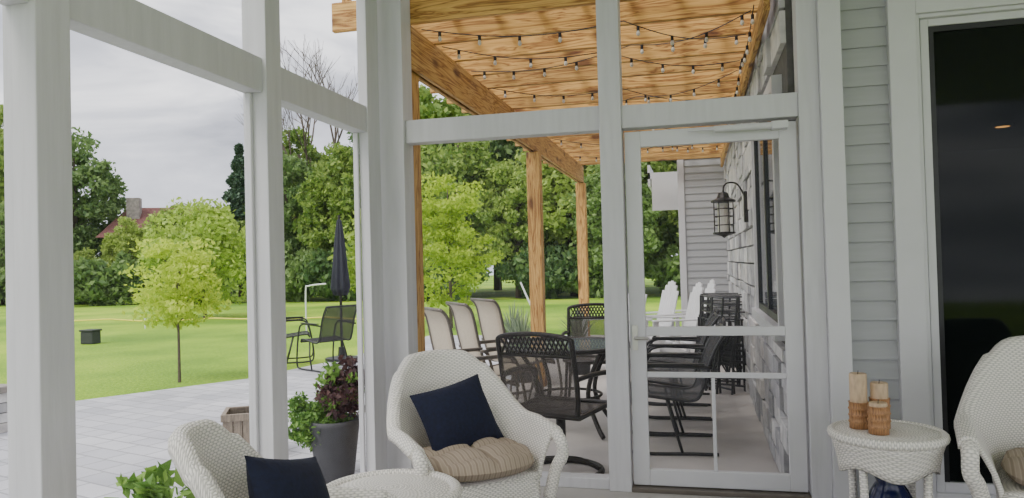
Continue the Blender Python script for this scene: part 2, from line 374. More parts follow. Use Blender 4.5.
e=G(); e.box(-.72,-.2,12.3,15,2.62,2.72); e.box(-.72,-.68,12.3,15,2.5,2.85); e.box(-.66,-.2,12.3,12.36,2.1,2.62)
st(mk("trim_70",e,M_trim))
# lantern
L=thing("wall_lantern","black metal wall lantern with clear glass on stone","lantern",(.465,7.1,1.72))
g=G(); g.box(-.02,.03,-.06,.06,-.10,.18); mk("backplate",g,M_bronze,L)
g=G(); g.tube(bez([(0,0,.12),(-.07,0,.25),(-.15,0,.27),(-.19,0,.24),(-.2,0,.17)]),.008); mk("arm",g,M_bronze,L)
g=G()
for a in range(6):
    t=a*pi/3; g.tube([(-.2+.085*math.cos(t),.085*math.sin(t),.10),(-.2+.085*math.cos(t),.085*math.sin(t),-.2)],.006,6)
g.lathe2((-.2,0,0),[(0,.19),(.04,.18),(.06,.13),(.11,.11),(.11,.09),(0,.09)],12); g.lathe2((-.2,0,0),[(0,-.24),(.03,-.22),(.1,-.2),(.1,-.185),(0,-.185)],12)
for z in (.03,-.04,-.12): g.tube([(-.2+.088*math.cos(k*pi/6),.088*math.sin(k*pi/6),z) for k in range(12)],.005,5,closed=True)
mk("cage",g,M_bronze,L)
g=G(); g.lathe2((-.2,0,0),[(.0,-.18),(.055,-.18),(.055,.08),(0,.08)],12); mk("glass_chimney",g,M_bulb,L)
# ------------------------------------------------------------------ pergola
P=thing("pergola","natural pine pergola with posts, beam and close rafters over patio","pergola",(-.6,8.2,-.1))
def pp(name,x0,x1,y0,y1,z0,z1,mat,bv=.006):
    cx,cy=(x0+x1)/2,(y0+y1)/2
    o=mk(name,G().box(x0-cx,x1-cx,y0-cy,y1-cy,0,z1-z0),mat,P,bevel=bv); o.location=(cx+.6,cy-8.2,z0+.1); return o
for y,dx in ((4.56,-.07),(8.27,0),(11.85,0)): pp("post",-1.835+dx,-1.685+dx,y-.075,y+.075,-.1,2.56,W_z)
pp("beam",-1.80,-1.765,4.42,11.93,2.56,2.84,W_y); pp("beam",-1.755,-1.72,4.42,11.93,2.57,2.84,W_y)
pp("ledger_board",.42,.455,4.42,11.9,2.70,2.84,W_y)
rr=random.Random(5)
y=4.39; 
while y<11.9:
    pp("rafter",-2.26,.455,y,y+.04,2.84,3.03,W_x,.004); y+=.46
for x in np.arange(-2.2,.40,.30):
    pp("purlin",x,x+.04,4.42,11.9,3.03,3.07,W_y,0)
def string(pts,lab):
    S=thing("string_light",lab,"string lights",pts[0],0,"patio string lights")
    o=Vector(pts[0]); path=[]; 
    for a,b in zip(pts[:-1],pts[1:]):
        a=Vector(a);b=Vector(b)
        for k in range(10):
            t=k/10; p=a.lerp(b,t); p.z-=.07*math.sin(pi*t); path.append(p-o)
    path.append(Vector(pts[-1])-o)
    mk("cord",G().tube(path,.0035,5),M_black,S)
    acc=0;nxt=.12
    for p,q_ in zip(path[:-1],path[1:]):
        l=(q_-p).length
        while acc+l>nxt:
            c=p.lerp(q_,(nxt-acc)/l)
            g=G(); g.tube([(0,0,0),(0,0,-.03)],.011,6); s=mk("socket",g,M_black,S); s.location=c
            g=G(); g.lathe([(0,-.065),(.012,-.056),(.013,-.045),(.008,-.03)],8); s=mk("bulb",g,M_bulb,S,smooth=True); s.location=c
            nxt+=.26
        acc+=l
zz=2.83
for pts in ([(-1.68,4.9,zz),(-.6,5.4,zz),(.38,6.0,zz)],[(-1.68,5.6,zz),(-.4,5.3,zz),(.38,4.8,zz)],[(-1.68,4.5,zz),(-.4,4.75,zz),(.38,5.3,zz)],[(-1.68,6.2,zz),(-.6,6.6,zz),(.38,7.3,zz)],[(-1.68,7.4,zz),(-.5,7.0,zz),(.38,6.3,zz)],
            [(-1.68,7.8,zz),(-.6,8.3,zz),(.38,8.9,zz)],[(-1.68,9.0,zz),(-.5,9.6,zz),(.38,10.4,zz)],[(-1.68,10.6,zz),(-.5,10.2,zz),(.38,9.4,zz)]):
    string(pts,"black cord string lights sagging under the pine rafters")
string([(.39,4.7,zz),(.39,6.0,zz),(.39,7.5,zz),(.39,9.0,zz)],"black cord string lights running along the stone wall")
# ------------------------------------------------------------------ wicker furniture
def ushape(n=48,hw=.31,xb=-.02,xf=.27):
    pts=[];L1=xf-xb;arc=pi*hw;T=2*L1+arc
    for i in range(n+1):
        s=T*i/n
        if s<L1: pts.append((xf-s,-hw,0,-1))
        elif s<L1+arc:
            a=(s-L1)/hw; pts.append((xb-hw*math.sin(a),-hw*math.cos(a),-math.sin(a),-math.cos(a)))
        else: pts.append((xb+(s-L1-arc),hw,0,1))
    return pts
def wicker_armchair(loc,rot,label,SC):
    A=thing("wicker_armchair",label,"chair",loc,rot,"white wicker porch chairs"); A.scale=SC
    U=ushape(60); n=len(U)-1
    def hgt(i):
        t=abs(2*i/n-1)
        k=1-min(1,max(0,(t-.16)/.42)); k=k*k*(3-2*k)
        return .60+.34*k -.05*(t/.3)**2*(t<.3)*.6 - .03*max(0,t-.7)/.3
    rows=[]; rim=[]
    for i,(x,y,nx,ny) in enumerate(U):
        h=hgt(i); col=[]
        for j in range(13):
            s=j/12; z=.36+(h-.36)*s
            fl=.085*s**1.6; bk=.13*max(0,(z-.55))/.4
            col.append((x+nx*fl-bk*max(0,-nx)**.5*.6,y+ny*fl,z))
        cx,cy,cz=col[-1]
        for a in (40,80,120,160,200):
            t=math.radians(a); r=.034
            col.append((cx+nx*r*(1-math.cos(t)),cy+ny*r*(1-math.cos(t)),cz+r*math.sin(t)))
        rows.append(col); rim.append((cx+nx*.034,cy+ny*.034,cz))
    mk("backrest",G().grid(rows),M_wick,A,smooth=True,solid=.022)
    def front(side):
        x,y,z=rim[0] if side<0 else rim[-1]
        return [(x+.0,y,z-.0),(x+.045,y,z-.03),(x+.055,y,z-.10),(x+.03,y-side*.03,.40),(x+.0,y-side*.06,.25)]
    path=[Vector(p) for p in reversed(bez(front(-1),6))]+[Vector(p) for p in rim[1:-1]]+[Vector(p) for p in bez(front(1),6)]
    mk("rim",G().tube(path,.036,12),M_wick,A,smooth=True)
    V=ushape(48,.30,-.02,.27); ring=[(x,y) for x,y,_,_ in V]
    rows=[[(x,y,.15),(x,y,.22),(x,y,.30),(x,y,.385)] for x,y in ring]
    for i in range(1,16):
        t=i/16; y=.30-.60*t; x=.27+.045*math.sin(pi*t); z0=.15+.08*math.sin(pi*t)
        rows.append([(x,y,z0),(x,y,z0+(.385-z0)*.33),(x,y,z0+(.385-z0)*.66),(x,y,.385)])
    mk("apron",G().grid(rows,cu=True),M_wick,A,smooth=True,solid=.018)
    allp=[(x,y) for x,y in ring]+[(.27+.045*math.sin(pi*i/16),.30-.60*i/16) for i in range(1,16)]
    rowsS=[[(x*f,y*f,.38) for f in (0.02,.35,.7,1.0)] for x,y in allp]
    mk("seat",G().grid(rowsS,cu=True),M_wick,A,smooth=True,solid=.02)
    for x,y in ((.27,.27),(.27,-.27),(-.23,.2),(-.23,-.2)):
        g=G().tube([(x,y,.36),(x*1.04,y*1.04,.0)],[.026,.02],10); mk("leg",g,M_wick,A,smooth=True)
    return A
def seat_cushion(loc,rot,label):
    g=G(); n=26; P=[];Q=[]
    for i in range(n+1):
        a=[];b=[]
        for j in range(n+1):
            u=2*i/n-1;v=2*j/n-1
            x=u*math.sqrt(1-v*v/2.6);y=v*math.sqrt(1-u*u/2.6)
            e=max(0,(1-abs(u)**4)*(1-abs(v)**4))**.4
            tf=(abs(math.sin(u*pi*1.5))*abs(math.sin(v*pi*1.5)))**.35
            a.append((x*.255+.0,y*.255,.05+e*(.04+.035*tf))); b.append((x*.255,y*.255,.05-e*.05))
        P.append(a);Q.append(b[::1])
    g.grid(P); g.grid([r[::-1] for r in Q])
    o=mk("seat_cushion",g,M_stripe,smooth=True,loc=loc); o.rotation_euler=(0,0,rot); tag(o,label,"cushion","striped seat cushions"); return o
def pillow(loc,rot,label,s=.18):
    g=G(); n=20;P=[];Q=[]
    for i in range(n+1):
        a=[];b=[]
        for j in range(n+1):
            u=2*i/n-1;v=2*j/n-1
            k=1-.07*(1-u*u)*abs(v)**2-.07*(1-v*v)*abs(u)**2
            e=max(0,(1-u*u)*(1-v*v))**.5
            a.append((e*.07,u*s*k*1.12,v*s*k*.95));b.append((-e*.07,u*s*k*1.12,v*s*k*.95))
        P.append(a);Q.append(b[::-1])
    g.grid(P);g.grid(Q)
    o=mk("throw_pillow",g,M_navy,smooth=True,loc=loc); o.rotation_euler=rot; tag(o,label,"pillow","navy throw pillows"); return o
def off(loc,rot,dx,dy,z): return (loc[0]+dx*math.cos(rot)-dy*math.sin(rot),loc[1]+dx*math.sin(rot)+dy*math.cos(rot),z)
c1=(-1.05,3.33,0);r1=math.radians(-48)
wicker_armchair(c1,r1,"white wicker armchair with striped cushion and navy pillow",(.80,.80,.875))
seat_cushion(off(c1,r1,.05,0,.350),r1,"tufted beige and brown striped cushion on wicker armchair")
pillow(off(c1,r1,-.09,-.02,.57),(math.radians(9),math.radians(-26),r1+.12),"square navy pillow leaning against wicker chair back")
c2=(-1.12,2.02,0);r2=math.radians(22)
wicker_armchair(c2,r2,"white wicker armchair beside the screened wall with navy pillow",(.72,.70,.865))
seat_cushion(off(c2,r2,.04,0,.345),r2,"tufted striped cushion on wicker armchair by the screens").scale=(.85,.85,.95)
pillow(off(c2,r2,-.07,-.0,.59),(math.radians(-16),math.radians(-22),r2-.35),"square navy pillow on wicker chair by the screens",.165)
c3=(1.45,3.42,0);r3=math.radians(-104)
wicker_armchair(c3,r3,"white wicker armchair in front of the dark glass door",(.88,.88,.925))
seat_cushion(off(c3,r3,.04,0,.365),r3,"tufted striped cushion on wicker armchair by glass door")
A=thing("wicker_ottoman","round white wicker ottoman between the armchairs","ottoman",(-1.18,2.68,0))
mk("body",G().lathe([(.24,.03),(.225,.12),(.225,.3),(.25,.40),(.26,.42)],40),M_wick,A,smooth=True,solid=.015)
mk("top",G().lathe([(0,.445),(.12,.443),(.22,.435),(.26,.42)],40),M_wick,A,smooth=True)
mk("rim",G().tube([(.26*math.cos(t),.26*math.sin(t),.42) for t in np.linspace(0,2*pi,40,endpoint=False)],.024,10,closed=True),M_wick,A,smooth=True)
mk("base",G().tube([(.24*math.cos(t),.24*math.sin(t),.025) for t in np.linspace(0,2*pi,40,endpoint=False)],.024,10,closed=True),M_wick,A,smooth=True)
tb=(.765,3.44,0)
A=thing("wicker_side_table","round white wicker side table holding three candles","side table",tb); A.scale=(.92,.92,1)
mk("tabletop",G().lathe([(0,.55),(.12,.55),(.225,.548),(.235,.53),(.0,.525)],40),M_wick,A,smooth=True)
mk("rim",G().tube([(.235*math.cos(t),.235*math.sin(t),.535) for t in np.linspace(0,2*pi,40,endpoint=False)],.02,10,closed=True),M_wick,A,smooth=True)
rows=[]
for i in range(48):
    t=2*pi*i/48; zb=.395+.02*math.cos(4*t+pi)
    rows.append([((.238-.035*math.sin(pi*.5*(1-j/4)))*math.cos(t),(.238-.035*math.sin(pi*.5*(1-j/4)))*math.sin(t),zb+(.53-zb)*j/4) for j in range(5)])
mk("apron",G().grid(rows,cu=True),M_wick,A,smooth=True,solid=.014)
for k in range(4):
    t=pi/4+k*pi/2; g=G().tube([(.19*math.cos(t),.19*math.sin(t),.5),(.18*math.cos(t),.18*math.sin(t),.25),(.21*math.cos(t),.21*math.sin(t),0)],.018,10); mk("leg",g,M_wick,A,smooth=True)
def candle(dx,dy,h,r,lab,split=.45):
    A=thing("bamboo_candle",lab,"candle",(tb[0]+dx,tb[1]+dy,.551),0,"bamboo candles on the side table")
    hb=h*split; pr=[(0,0),(r,0)]
    for k in range(1,4):
        zc=hb*k/4; pr+=[(r*1.0,zc-.006),(r*1.1,zc),(r*1.0,zc+.006)]
    pr+=[(r,hb*.96),(r*1.08,hb),(r*.9,hb),(0,hb*.98)]
    mk("bamboo_sleeve",G().lathe(pr,20),M_bamboo,A,smooth=True)
    mk("wax",G().lathe([(r*.88,hb*.97),(r*.89,h-.005),(r*.82,h),(0,h-.008)],20),M_wax,A,smooth=True)
    mk("wick",G().tube([(0,0,h-.01),(0.002,0,h+.012)],.0015,5),M_black,A)
candle(-.10,.03,.235,.040,"tallest tan candle in a bamboo sleeve",.48)
candle(-.015,.04,.195,.040,"tan candle in a brown bamboo sleeve",.66)
candle(-.045,-.07,.13,.040,"short candle in orange-brown bamboo sleeve",.88)
A=thing("ceramic_vase","glossy cobalt blue ceramic vase beneath wicker table","vase",(tb[0]+.0,tb[1]-.02,0))
mk("body",G().lathe([(0,0),(.06,0),(.075,.02),(.105,.12),(.105,.24),(.07,.31),(.05,.34),(.07,.385),(.065,.385),(.045,.34)],28),M_bluepot,A,smooth=True)
# ------------------------------------------------------------------ patio furniture
ZP=-.1
def lattice_chair(loc,rot,label,swivel=True):
    A=thing("patio_dining_chair",label,"chair",loc,rot,"dark lattice patio dining chairs"); A.scale=(1.05,1.05,1.02)
    def bx(z): return -.22-.10*(z-.42)/.5
    g=G(); loop=[(bx(.42),-.235,.42)]+[(bx(z),-.255,z) for z in (.6,.78,.87)]
    loop+= [(bx(.9),-.245,.905),(bx(.92),-.16,.925),(bx(.93),0,.935),(bx(.92),.16,.925),(bx(.9),.245,.905)]
    loop+=[(bx(z),.255,z) for z in (.87,.78,.6)]+[(bx(.42),.235,.42)]
    g.tube(bez(loop,4),.016,8); g.tube([(bx(.80),-.25,.80),(bx(.80),.25,.80)],.012,8)
    mk("back_frame",g,M_bronze,A,smooth=True)
    g=G()
    for k in range(-8,9):
        y=k*.03
        for s in (.06,-.06):
            if abs(y+s)<.25: g.tube([(bx(.80),y,.80),(bx(.91),y+s,.915)],.007,5)
    mk("lattice_crest",g,M_bronze,A)
    g=G(); g.grid([[(bx(z)-.02*math.sin(pi*(z-.42)/.38),y,z) for z in np.linspace(.42,.80,6)] for y in np.linspace(-.25,.25,6)]); mk("backrest_sling",g,M_sling_dark,A)
    g=G(); g.tube([(-.23,-.25,.42),(.22,-.26,.44),(.25,-.22,.43),(.25,.22,.43),(.22,.26,.44),(-.23,.25,.42)],.016,8,closed=True); mk("seat_frame",g,M_bronze,A,smooth=True)
    g=G(); g.grid([[(x,y,.43-.02*math.cos(y*6)) for x in np.linspace(-.22,.24,5)] for y in np.linspace(-.24,.24,6)]); mk("seat",g,M_sling_dark,A,solid=.012)
    for s in (-1,1):
        g=G(); g.tube(bez([(bx(.66),s*.26,.66),(-.1,s*.285,.67),(.12,s*.29,.655),(.2,s*.29,.62),(.17,s*.275,.53),(.2,s*.26,.43)],5),.016,8); mk("armrest",g,M_bronze,A,smooth=True)
    if swivel:
        g=G(); g.tube([(0,0,.42),(0,0,.06)],.03,12); g.tube([(.25*math.cos(t),.25*math.sin(t),.02) for t in np.linspace(0,2*pi,28,endpoint=False)],.02,8,closed=True)
        for k in range(4):
            t=k*pi/2+.4; g.tube(bez([(0,0,.1),(.12*math.cos(t),.12*math.sin(t),.09),(.25*math.cos(t),.25*math.sin(t),.025)],4),.015,6)
        g.tube([(-.15,0,.40),(.15,0,.40)],.02,6); g.tube([(0,-.22,.41),(0,.22,.41)],.015,6)
        mk("swivel_base",g,M_bronze,A,smooth=True)
    else:
        for sx in (-1,1):
            for s in (-1,1):
                g=G(); g.tube(bez([(sx*.22,s*.24,.42),(sx*.24,s*.25,.2),(sx*.28,s*.27,.012)],4),.014,8); mk("leg",g,M_bronze,A)
    return A
lattice_chair((-.90,4.86,ZP),math.radians(72),"dark bronze lattice-back swivel chair with mesh sling")
lattice_chair((-1.0,7.3,ZP),math.radians(-85),"dark bronze lattice-back chair across the round table",False)
T=thing("patio_table","round glass patio table with dark metal frame","table",(-1.06,6.1,ZP)); T.scale=(.92,.92,1)
mk("tabletop",G().lathe([(0,.70),(.56,.70),(.56,.712),(0,.712)],40),M_tableglass,T)
mk("rim",G().tube([(.57*math.cos(t),.57*math.sin(t),.705) for t in np.linspace(0,2*pi,48,endpoint=False)],.018,8,closed=True),M_bronze,T,smooth=True)
g=G(); g.tube([(.3*math.cos(t),.3*math.sin(t),.3) for t in np.linspace(0,2*pi,28,endpoint=False)],.012,6,closed=True); mk("brace_ring",g,M_bronze,T)
for k in range(4):
    t=pi/4+k*pi/2; c,s=math.cos(t),math.sin(t)
    mk("leg",G().tube(bez([(.5*c,.5*s,.69),(.36*c,.36*s,.5),(.3*c,.3*s,.3),(.42*c,.42*s,.1),(.5*c,.5*s,.02)],5),.02,8),M_bronze,T,smooth=True)
def sling_chair(loc,rot,label,frame,sling,group,h=1.0,name="sling_chair",tr=.014):
    A=thing(name,label,"chair",loc,rot,group)
    pr=[Vector((x,0,z)) for x,z in ((.28,.38),(.24,.42),(.05,.40),(-.13,.385),(-.20,.45),(-.27,.68),(-.33,h-.08),(-.39,h))]
    pr=bez(pr,5)
    g=G(); g.grid([[(p.x,y,p.z) for p in pr] for y in np.linspace(-.24,.24,5)]); mk("sling",g,sling,A,smooth=True,solid=.006)
    g=G()
    for s in (-1,1): g.tube([(p.x,s*.255,p.z) for p in pr],tr,8)
    g.tube([(pr[-1].x,-.255,pr[-1].z),(pr[-1].x,.255,pr[-1].z)],tr,8); g.tube([(pr[0].x,-.255,pr[0].z),(pr[0].x,.255,pr[0].z)],tr,8)
    mk("seat_rail",g,frame,A,smooth=True)
    for s in (-1,1):
        g=G(); g.tube(bez([(-.30,s*.29,.012),(-.1,s*.29,.015),(.22,s*.29,.015),(.33,s*.29,.06),(.32,s*.29,.3),(.26,s*.29,.56),(.18,s*.29,.63),(.0,s*.29,.635),(-.27,s*.275,.62)],6),tr,8)
        g.tube([(.05,s*.255,.40),(.0,s*.29,.2),(-.05,s*.29,.02)],.011,6)
        mk("leg_frame",g,frame,A,smooth=True)
        g=G(); g.box(-.22,.20,s*.29-.02,s*.29+.02,.643,.656); mk("armrest",g,frame,A,bevel=.005)
    return A
B="beige sling patio chairs"
a=sling_chair((-1.84,6.02,ZP),math.radians(40),"tall beige sling patio chair with grey-brown frame",M_greyframe,M_sling_beige,B,1.04)
dup(a,(-1.84,6.72,ZP),math.radians(38)); dup(a,(-1.80,7.4,ZP),math.radians(42))
Bk="black sling patio chairs near the stone wall"
b=sling_chair((-.20,5.70,ZP),math.radians(184),"black tube sling patio chair beside the round table",M_black,M_sling_black,Bk,.88,tr=.012)
dup(b,(-.18,6.32,ZP),math.radians(179)); dup(b,(-.22,6.94,ZP),math.radians(182)); dup(b,(-.20,7.56,ZP),math.radians(180)); 
dup(b,(-5.0,9.4,ZP),math.radians(150),"black sling chair near the closed umbrella"); dup(b,(-6.0,10.1,ZP),math.radians(30),"black sling chair near the closed umbrella")
def folded(loc,rot,label):
    A=thing("folded_chair",label,"chair",loc,rot,"folded black chairs against the stone wall")
    g=G()
    for s in (-1,1):
        g.tube([(0,s*.21,0),(.10,s*.21,.98)],.012,6); g.tube([(.05,s*.18,.0),(.03,s*.18,.75)],.012,6)
        g.tube([(.07,s*.22,.66),(-.04,s*.22,.22)],.011,6)
    for z in (.98,.90,.82,.74): g.tube([(z*.102,-.21,z),(z*.102,.21,z)],.009,6)
    g.tube([(0.005,-.21,.05),(.005,.21,.05)],.011,6); g.tube([(.04,-.18,.12),(.03,.18,.62)],.010,6); g.tube([(.04,.18,.12),(.03,-.18,.62)],.010,6)
    mk("frame",g,M_black,A)
    g=G()
    for z in (.28,.34,.40,.46): g.box(.03,.04,-.17,.17,z,z+.03)
    mk("seat",g,M_black,A)
    return A
fc=folded((.20,8.05,ZP),math.radians(35),"folded black patio chair leaning on the stone wall")
for i,(x,y,r_) in enumerate([(.10,8.12,20),(.28,8.2,60),(.02,8.3,12),(.22,8.45,75),(.32,8.62,82),(.14,8.7,48),(.26,8.95,80)]):
    dup(fc,(x,y,ZP),math.radians(r_))
def adirondack(loc,rot,label):
    A=thing("adirondack_chair",label,"chair",loc,rot,"white resin chairs under the pergola")
    for k in range(-3,4):
        h=1.0-.014*k*k
        T=Matrix.Translation((-.14,k*.062,.28))@Matrix.Rotation(math.radians(-15),4,'Y')
        g=G().box(-.01,.01,-.029,.029,0,h-.28,T); mk("back_slat",g,M_resin,A,bevel=.004)
    g=G()
    for k in range(6): g.box(.35-k*.085-.07,.35-k*.085,-.23,.23,.36-k*.025,.378-k*.025)
    mk("seat",g,M_resin,A,bevel=.003)
    for s in (-1,1):
        g=G(); g.box(-.30,.36,s*.27-.045,s*.27+.045,.56,.58); mk("armrest",g,M_resin,A,bevel=.01)
        g=G(); g.box(.28,.35,s*.25-.012,s*.25+.012,0,.56); mk("leg",g,M_resin,A)
        g=G(); g.obox((.34,s*.23,.34),(-.40,s*.23,.03),.022,.08); g.box(-.27,-.22,s*.25-.01,s*.25+.01,0.09,.56); mk("leg",g,M_resin,A)
    return A
w=adirondack((-1.0,9.6,ZP),math.radians(-140),"white resin adirondack chair near the siding wall"); w.scale=(1.05,1.05,1.12)
dup(w,(-.62,10.5,ZP),math.radians(-150)); dup(w,(-.28,9.7,ZP),math.radians(-160)); dup(w,(-.1,10.9,ZP),math.radians(-165))
Um=thing("patio_umbrella","closed dark patio umbrella beside the black chairs","umbrella",(-5.25,10.3,ZP))
mk("canopy",G().lathe([(0,2.16),(.03,2.12),(.06,1.9),(.10,1.4),(.13,1.1),(.09,.98),(.04,1.0)],40,lob=.22,lobn=8),simple("charcoal_canvas",(.03,.032,.045),.9,.2,10),Um,smooth=True)
mk("pole",G().tube([(0,0,.04),(0,0,2.2)],.02,10),M_bronze,Um); mk("base",G().lathe([(0,0),(.25,0),(.25,.04),(.06,.07),(0.05,.2),(0,.2)],24),M_black,Um)
# ------------------------------------------------------------------ leaves
def leaves(name,cent,size,mat,seed=0,parent=None,asp=.55,jit=.4,flat=0):
    r=np.random.RandomState(seed); n=len(cent)
    a=r.normal(size=(n,3)); 
    if flat: a[:,2]*=(1-flat)
    a/=np.linalg.norm(a,axis=1)[:,None]
    b=r.normal(size=(n,3)); b-=a*(a*b).sum(1)[:,None]; b/=np.linalg.norm(b,axis=1)[:,None]
    s=size*(1+jit*(r.rand(n)-.5)*2)[:,None]
    v=np.stack([cent-a*s,cent+b*s*asp,cent+a*s,cent-b*s*asp],1).reshape(-1,3)
    me=bpy.data.meshes.new(name); me.vertices.add(4*n); me.vertices.foreach_set("co",v.ravel().astype(np.float32))
    me.loops.add(4*n); me.loops.foreach_set("vertex_index",np.arange(4*n,dtype=np.int32))
    me.polygons.add(n); me.polygons.foreach_set("loop_start",np.arange(0,4*n,4,dtype=np.int32)); 
    me.update(calc_edges=True); me.materials.append(mat)
    o=bpy.data.objects.new(name,me); C.objects.link(o)
    if parent: o.parent=parent
    return o
def clumps(ncl,per,R,cz,seed,rc=.3,minr=.45,sq=.75):
    r=np.random.RandomState(seed); d=r.normal(size=(ncl,3)); d/=np.linalg.norm(d,axis=1)[:,None]
    rad=minr+(1-minr)*r.rand(ncl)**.6; c=d*rad[:,None]*np.array(R)*(1-rc*.5); c[:,2]+=cz
    k=r.normal(size=(ncl,per,3)); k/=np.linalg.norm(k,axis=2)[:,:,None]; k*=(.35+.65*r.rand(ncl,per,1))
    rr_=rc*min(R)*(.6+.9*r.rand(ncl,1,1)); return (c[:,None,:]+k*rr_*np.array([1,1,sq])).reshape(-1,3), c
def tree(name,loc,h,R,lab,mat,seed,ncl=70,per=130,leaf=.14,trunk=.16,rc=.3,group=None,minr=.45,sq=.75):
    A=thing(name,lab,"tree",loc,0,group)
    cz=h-R[2]
    pts,c=clumps(ncl,per,R,cz,seed,rc,minr,sq)
    pts=pts[pts[:,2]>.15]
    leaves("foliage",pts,leaf,mat,seed,A)
    r=random.Random(seed); g=G()
    g.tube(bez([(0,0,0),(r.uniform(-.05,.05)*h*.1,0,h*.3),(r.uniform(-.1,.1)*h*.1,0,h*.62),(0,0,h*.85)],5),[trunk*(1-.8*k/15) for k in range(16)],8)
    for i in range(0,len(c),max(1,len(c)//16)):
        p=Vector(c[i]); b0=Vector((0,0,max(h*.2,p.z-.45*math.hypot(p.x,p.y)-.05*h))); g.tube([b0,(b0+p)/2+Vector((0,0,.02*h)),p],[trunk*.35,trunk*.22,trunk*.08],5)
    mk("trunk",g,M_trunk,A); return A
ZG=-.15
F="background woodland trees"
f1=tree("forest_tree",(-12.5,34,ZG),10.5,(3.2,3.0,4.9),"tall leafy green tree in the dense woodland edge",L_forest,11,150,120,.16,.22,.22,F)
f2=tree("forest_tree",(-7.5,35,ZG),11,(3.4,3.0,5.2),"tall leafy dark green tree in the dense woodland edge",L_forest2,12,150,120,.16,.22,.22,F)
f3=tree("forest_tree",(-2.5,33,ZG),9.5,(3.0,3.0,4.5),"broad leafy green tree in the dense woodland edge",L_forest,13,140,120,.16,.22,.24,F)
R_=random.Random(21)
def T_(src,x,y,s): 
    k=s*R_.uniform(.9,1.12); dup(src,(x,y,ZG),R_.uniform(0,6.28),None,(s,s,k))
for (s,x,y,k) in [(f2,-15.5,36,.95),(f3,-10,31,.8),(f1,-5,31,.85),(f1,-4.2,37,1.05),(f2,-.2,34,.95),(f1,2.5,36,1.0),(f3,1.5,30,.8),(f2,-10.5,39,1.15),(f1,-7.3,41,1.2),(f2,-1.8,40,1.2),
                  (f3,-7.2,30,.62),(f2,-3,29,.6),(f3,-12.6,30.5,.6),
                  (f1,-21,36,.80),(f3,-18,37,.95),(f2,-24.2,37,.64),(f3,-26.6,33,.48),(f1,-24.5,31,.48),(f3,-22,31,.5),(f2,-18.8,31.5,.6),(f1,-15.6,31,.65),
                  (f1,-38.5,35,1.02),(f2,-42.5,36,1.1),(f2,-35.3,36,.90),(f3,-32.0,33,.36),(f1,-29.0,33,.40),(f2,-35,31,.45),(f1,-41,31,.8),(f3,-46,34,1.1),(f2,6,34,1.),(f1,-28.2,46,.62),(f3,-37,48,.62),(f2,-32.5,50,.62)]:
    T_(s,x,y,k)
sh=thing("shrub","dark green shrub at the woodland edge","shrub",(-10,28.5,ZG),0,"woodland edge shrubs")
pts,c=clumps(50,110,(2.2,1.2,1.3),1.0,31,.35,.3); leaves("foliage",pts[pts[:,2]>.02],.13,L_forest2,31,sh)
for i,x in enumerate(np.arange(-44,6,2.9)):
    if abs(x+10)>1.2: dup(sh,(x+R_.uniform(-.5,.5),R_.uniform(28.5,30.0),ZG),R_.uniform(0,6.28),None,(R_.uniform(.8,1.2),1,R_.uniform(.7,1.25)))
tree("young_maple_tree",(-6.62,8.4,ZG),2.06,(.76,.66,.76),"slender young tree with yellow-green leaves on the lawn",L_yellow,41,80,52,.034,.022,.26,None,.15,.5)
tree("young_ornamental_tree",(-5.5,16.2,ZG),3.75,(1.25,1.1,1.75),"young tree with bright yellow-green leaves on the lawn",L_yellow,42,95,80,.055,.05,.26,None,.15,.5)
tree("young_ornamental_tree",(-9.2,21,ZG),3.4,(1.6,1.3,1.6),"low leafy light green tree at lawn edge",leafmat("light_green_leaf",(.17,.30,.03),(.50,.62,.11)),44,80,110,.08,.06,.3)
tree("young_ornamental_tree",(-14.8,20,ZG),3.7,(2.0,1.6,1.75),"leafy light green tree at lawn edge",leafmat("mid_green_leaf",(.18,.32,.03),(.54,.68,.12)),45,90,110,.08,.06,.3)
A=thing("conifer_tree","tall dark conifer rising behind the lawn trees","tree",(-24.3,36,ZG)); r=np.random.RandomState(5); n=9000
hh=r.rand(n)**.8; z=.8+7.6*hh; rad=((1-hh)*2.3+.12)*(.4+.6*np.abs(np.sin(z*3.6)))*np.sqrt(r.rand(n)); t=r.rand(n)*2*pi
leaves("foliage",np.stack([rad*np.cos(t),rad*np.sin(t),z-rad*.2],1),.13,L_pine,6,A); mk("trunk",G().tube([(0,0,0),(0,0,8.3)],[.18,.02],8),M_trunk,A)
A=thing("bare_tree","tall tree with thin leafless upper branches","tree",(-18.9,35,ZG)); g=G(); rb=random.Random(9)
def br(p,d,l,r,dep):
    q=p+d*l; g.tube([p,(p+q)/2+Vector((rb.uniform(-.03,.03),0,.0))*l,q],[r,r*.8,r*.6],5,caps=False)
    if dep==0: return
    for _ in range(3 if dep>1 else 4):
        nd=(d+Vector((rb.uniform(-.6,.6),rb.uniform(-.6,.6),rb.uniform(-.05,.45)))).normalized(); br(p+d*l*rb.uniform(.5,1),nd,l*rb.uniform(.6,.8),r*.55,dep-1)
br(Vector((0,0,0)),Vector((0,0,1)),6.2,.20,5)
mk("trunk",g,M_trunk,A)
pts,c=clumps(40,100,(2.0,1.8,2.6),3.2,52,.3); leaves("foliage",pts,.16,L_forest,53,A)
A=thing("distant_house","brown house with red-brown gable roof and stone chimney","house",(-30.9,39.0,ZG),.5)
mk("body",G().box(-3.2,3.2,-2.5,2.5,0,3.6),M_house,A)
g=G(); g.v=[(-3.6,-3,3.5),(3.6,-3,3.5),(3.6,3,3.5),(-3.6,3,3.5),(-2.6,0,5.4),(2.6,0,5.4)]; g.f=[(0,1,5,4),(2,3,4,5),(1,2,5),(3,0,4),(0,3,2,1)]; g.uv=[[(0,0)]*len(f) for f in g.f]; mk("roof",g,M_roof,A)
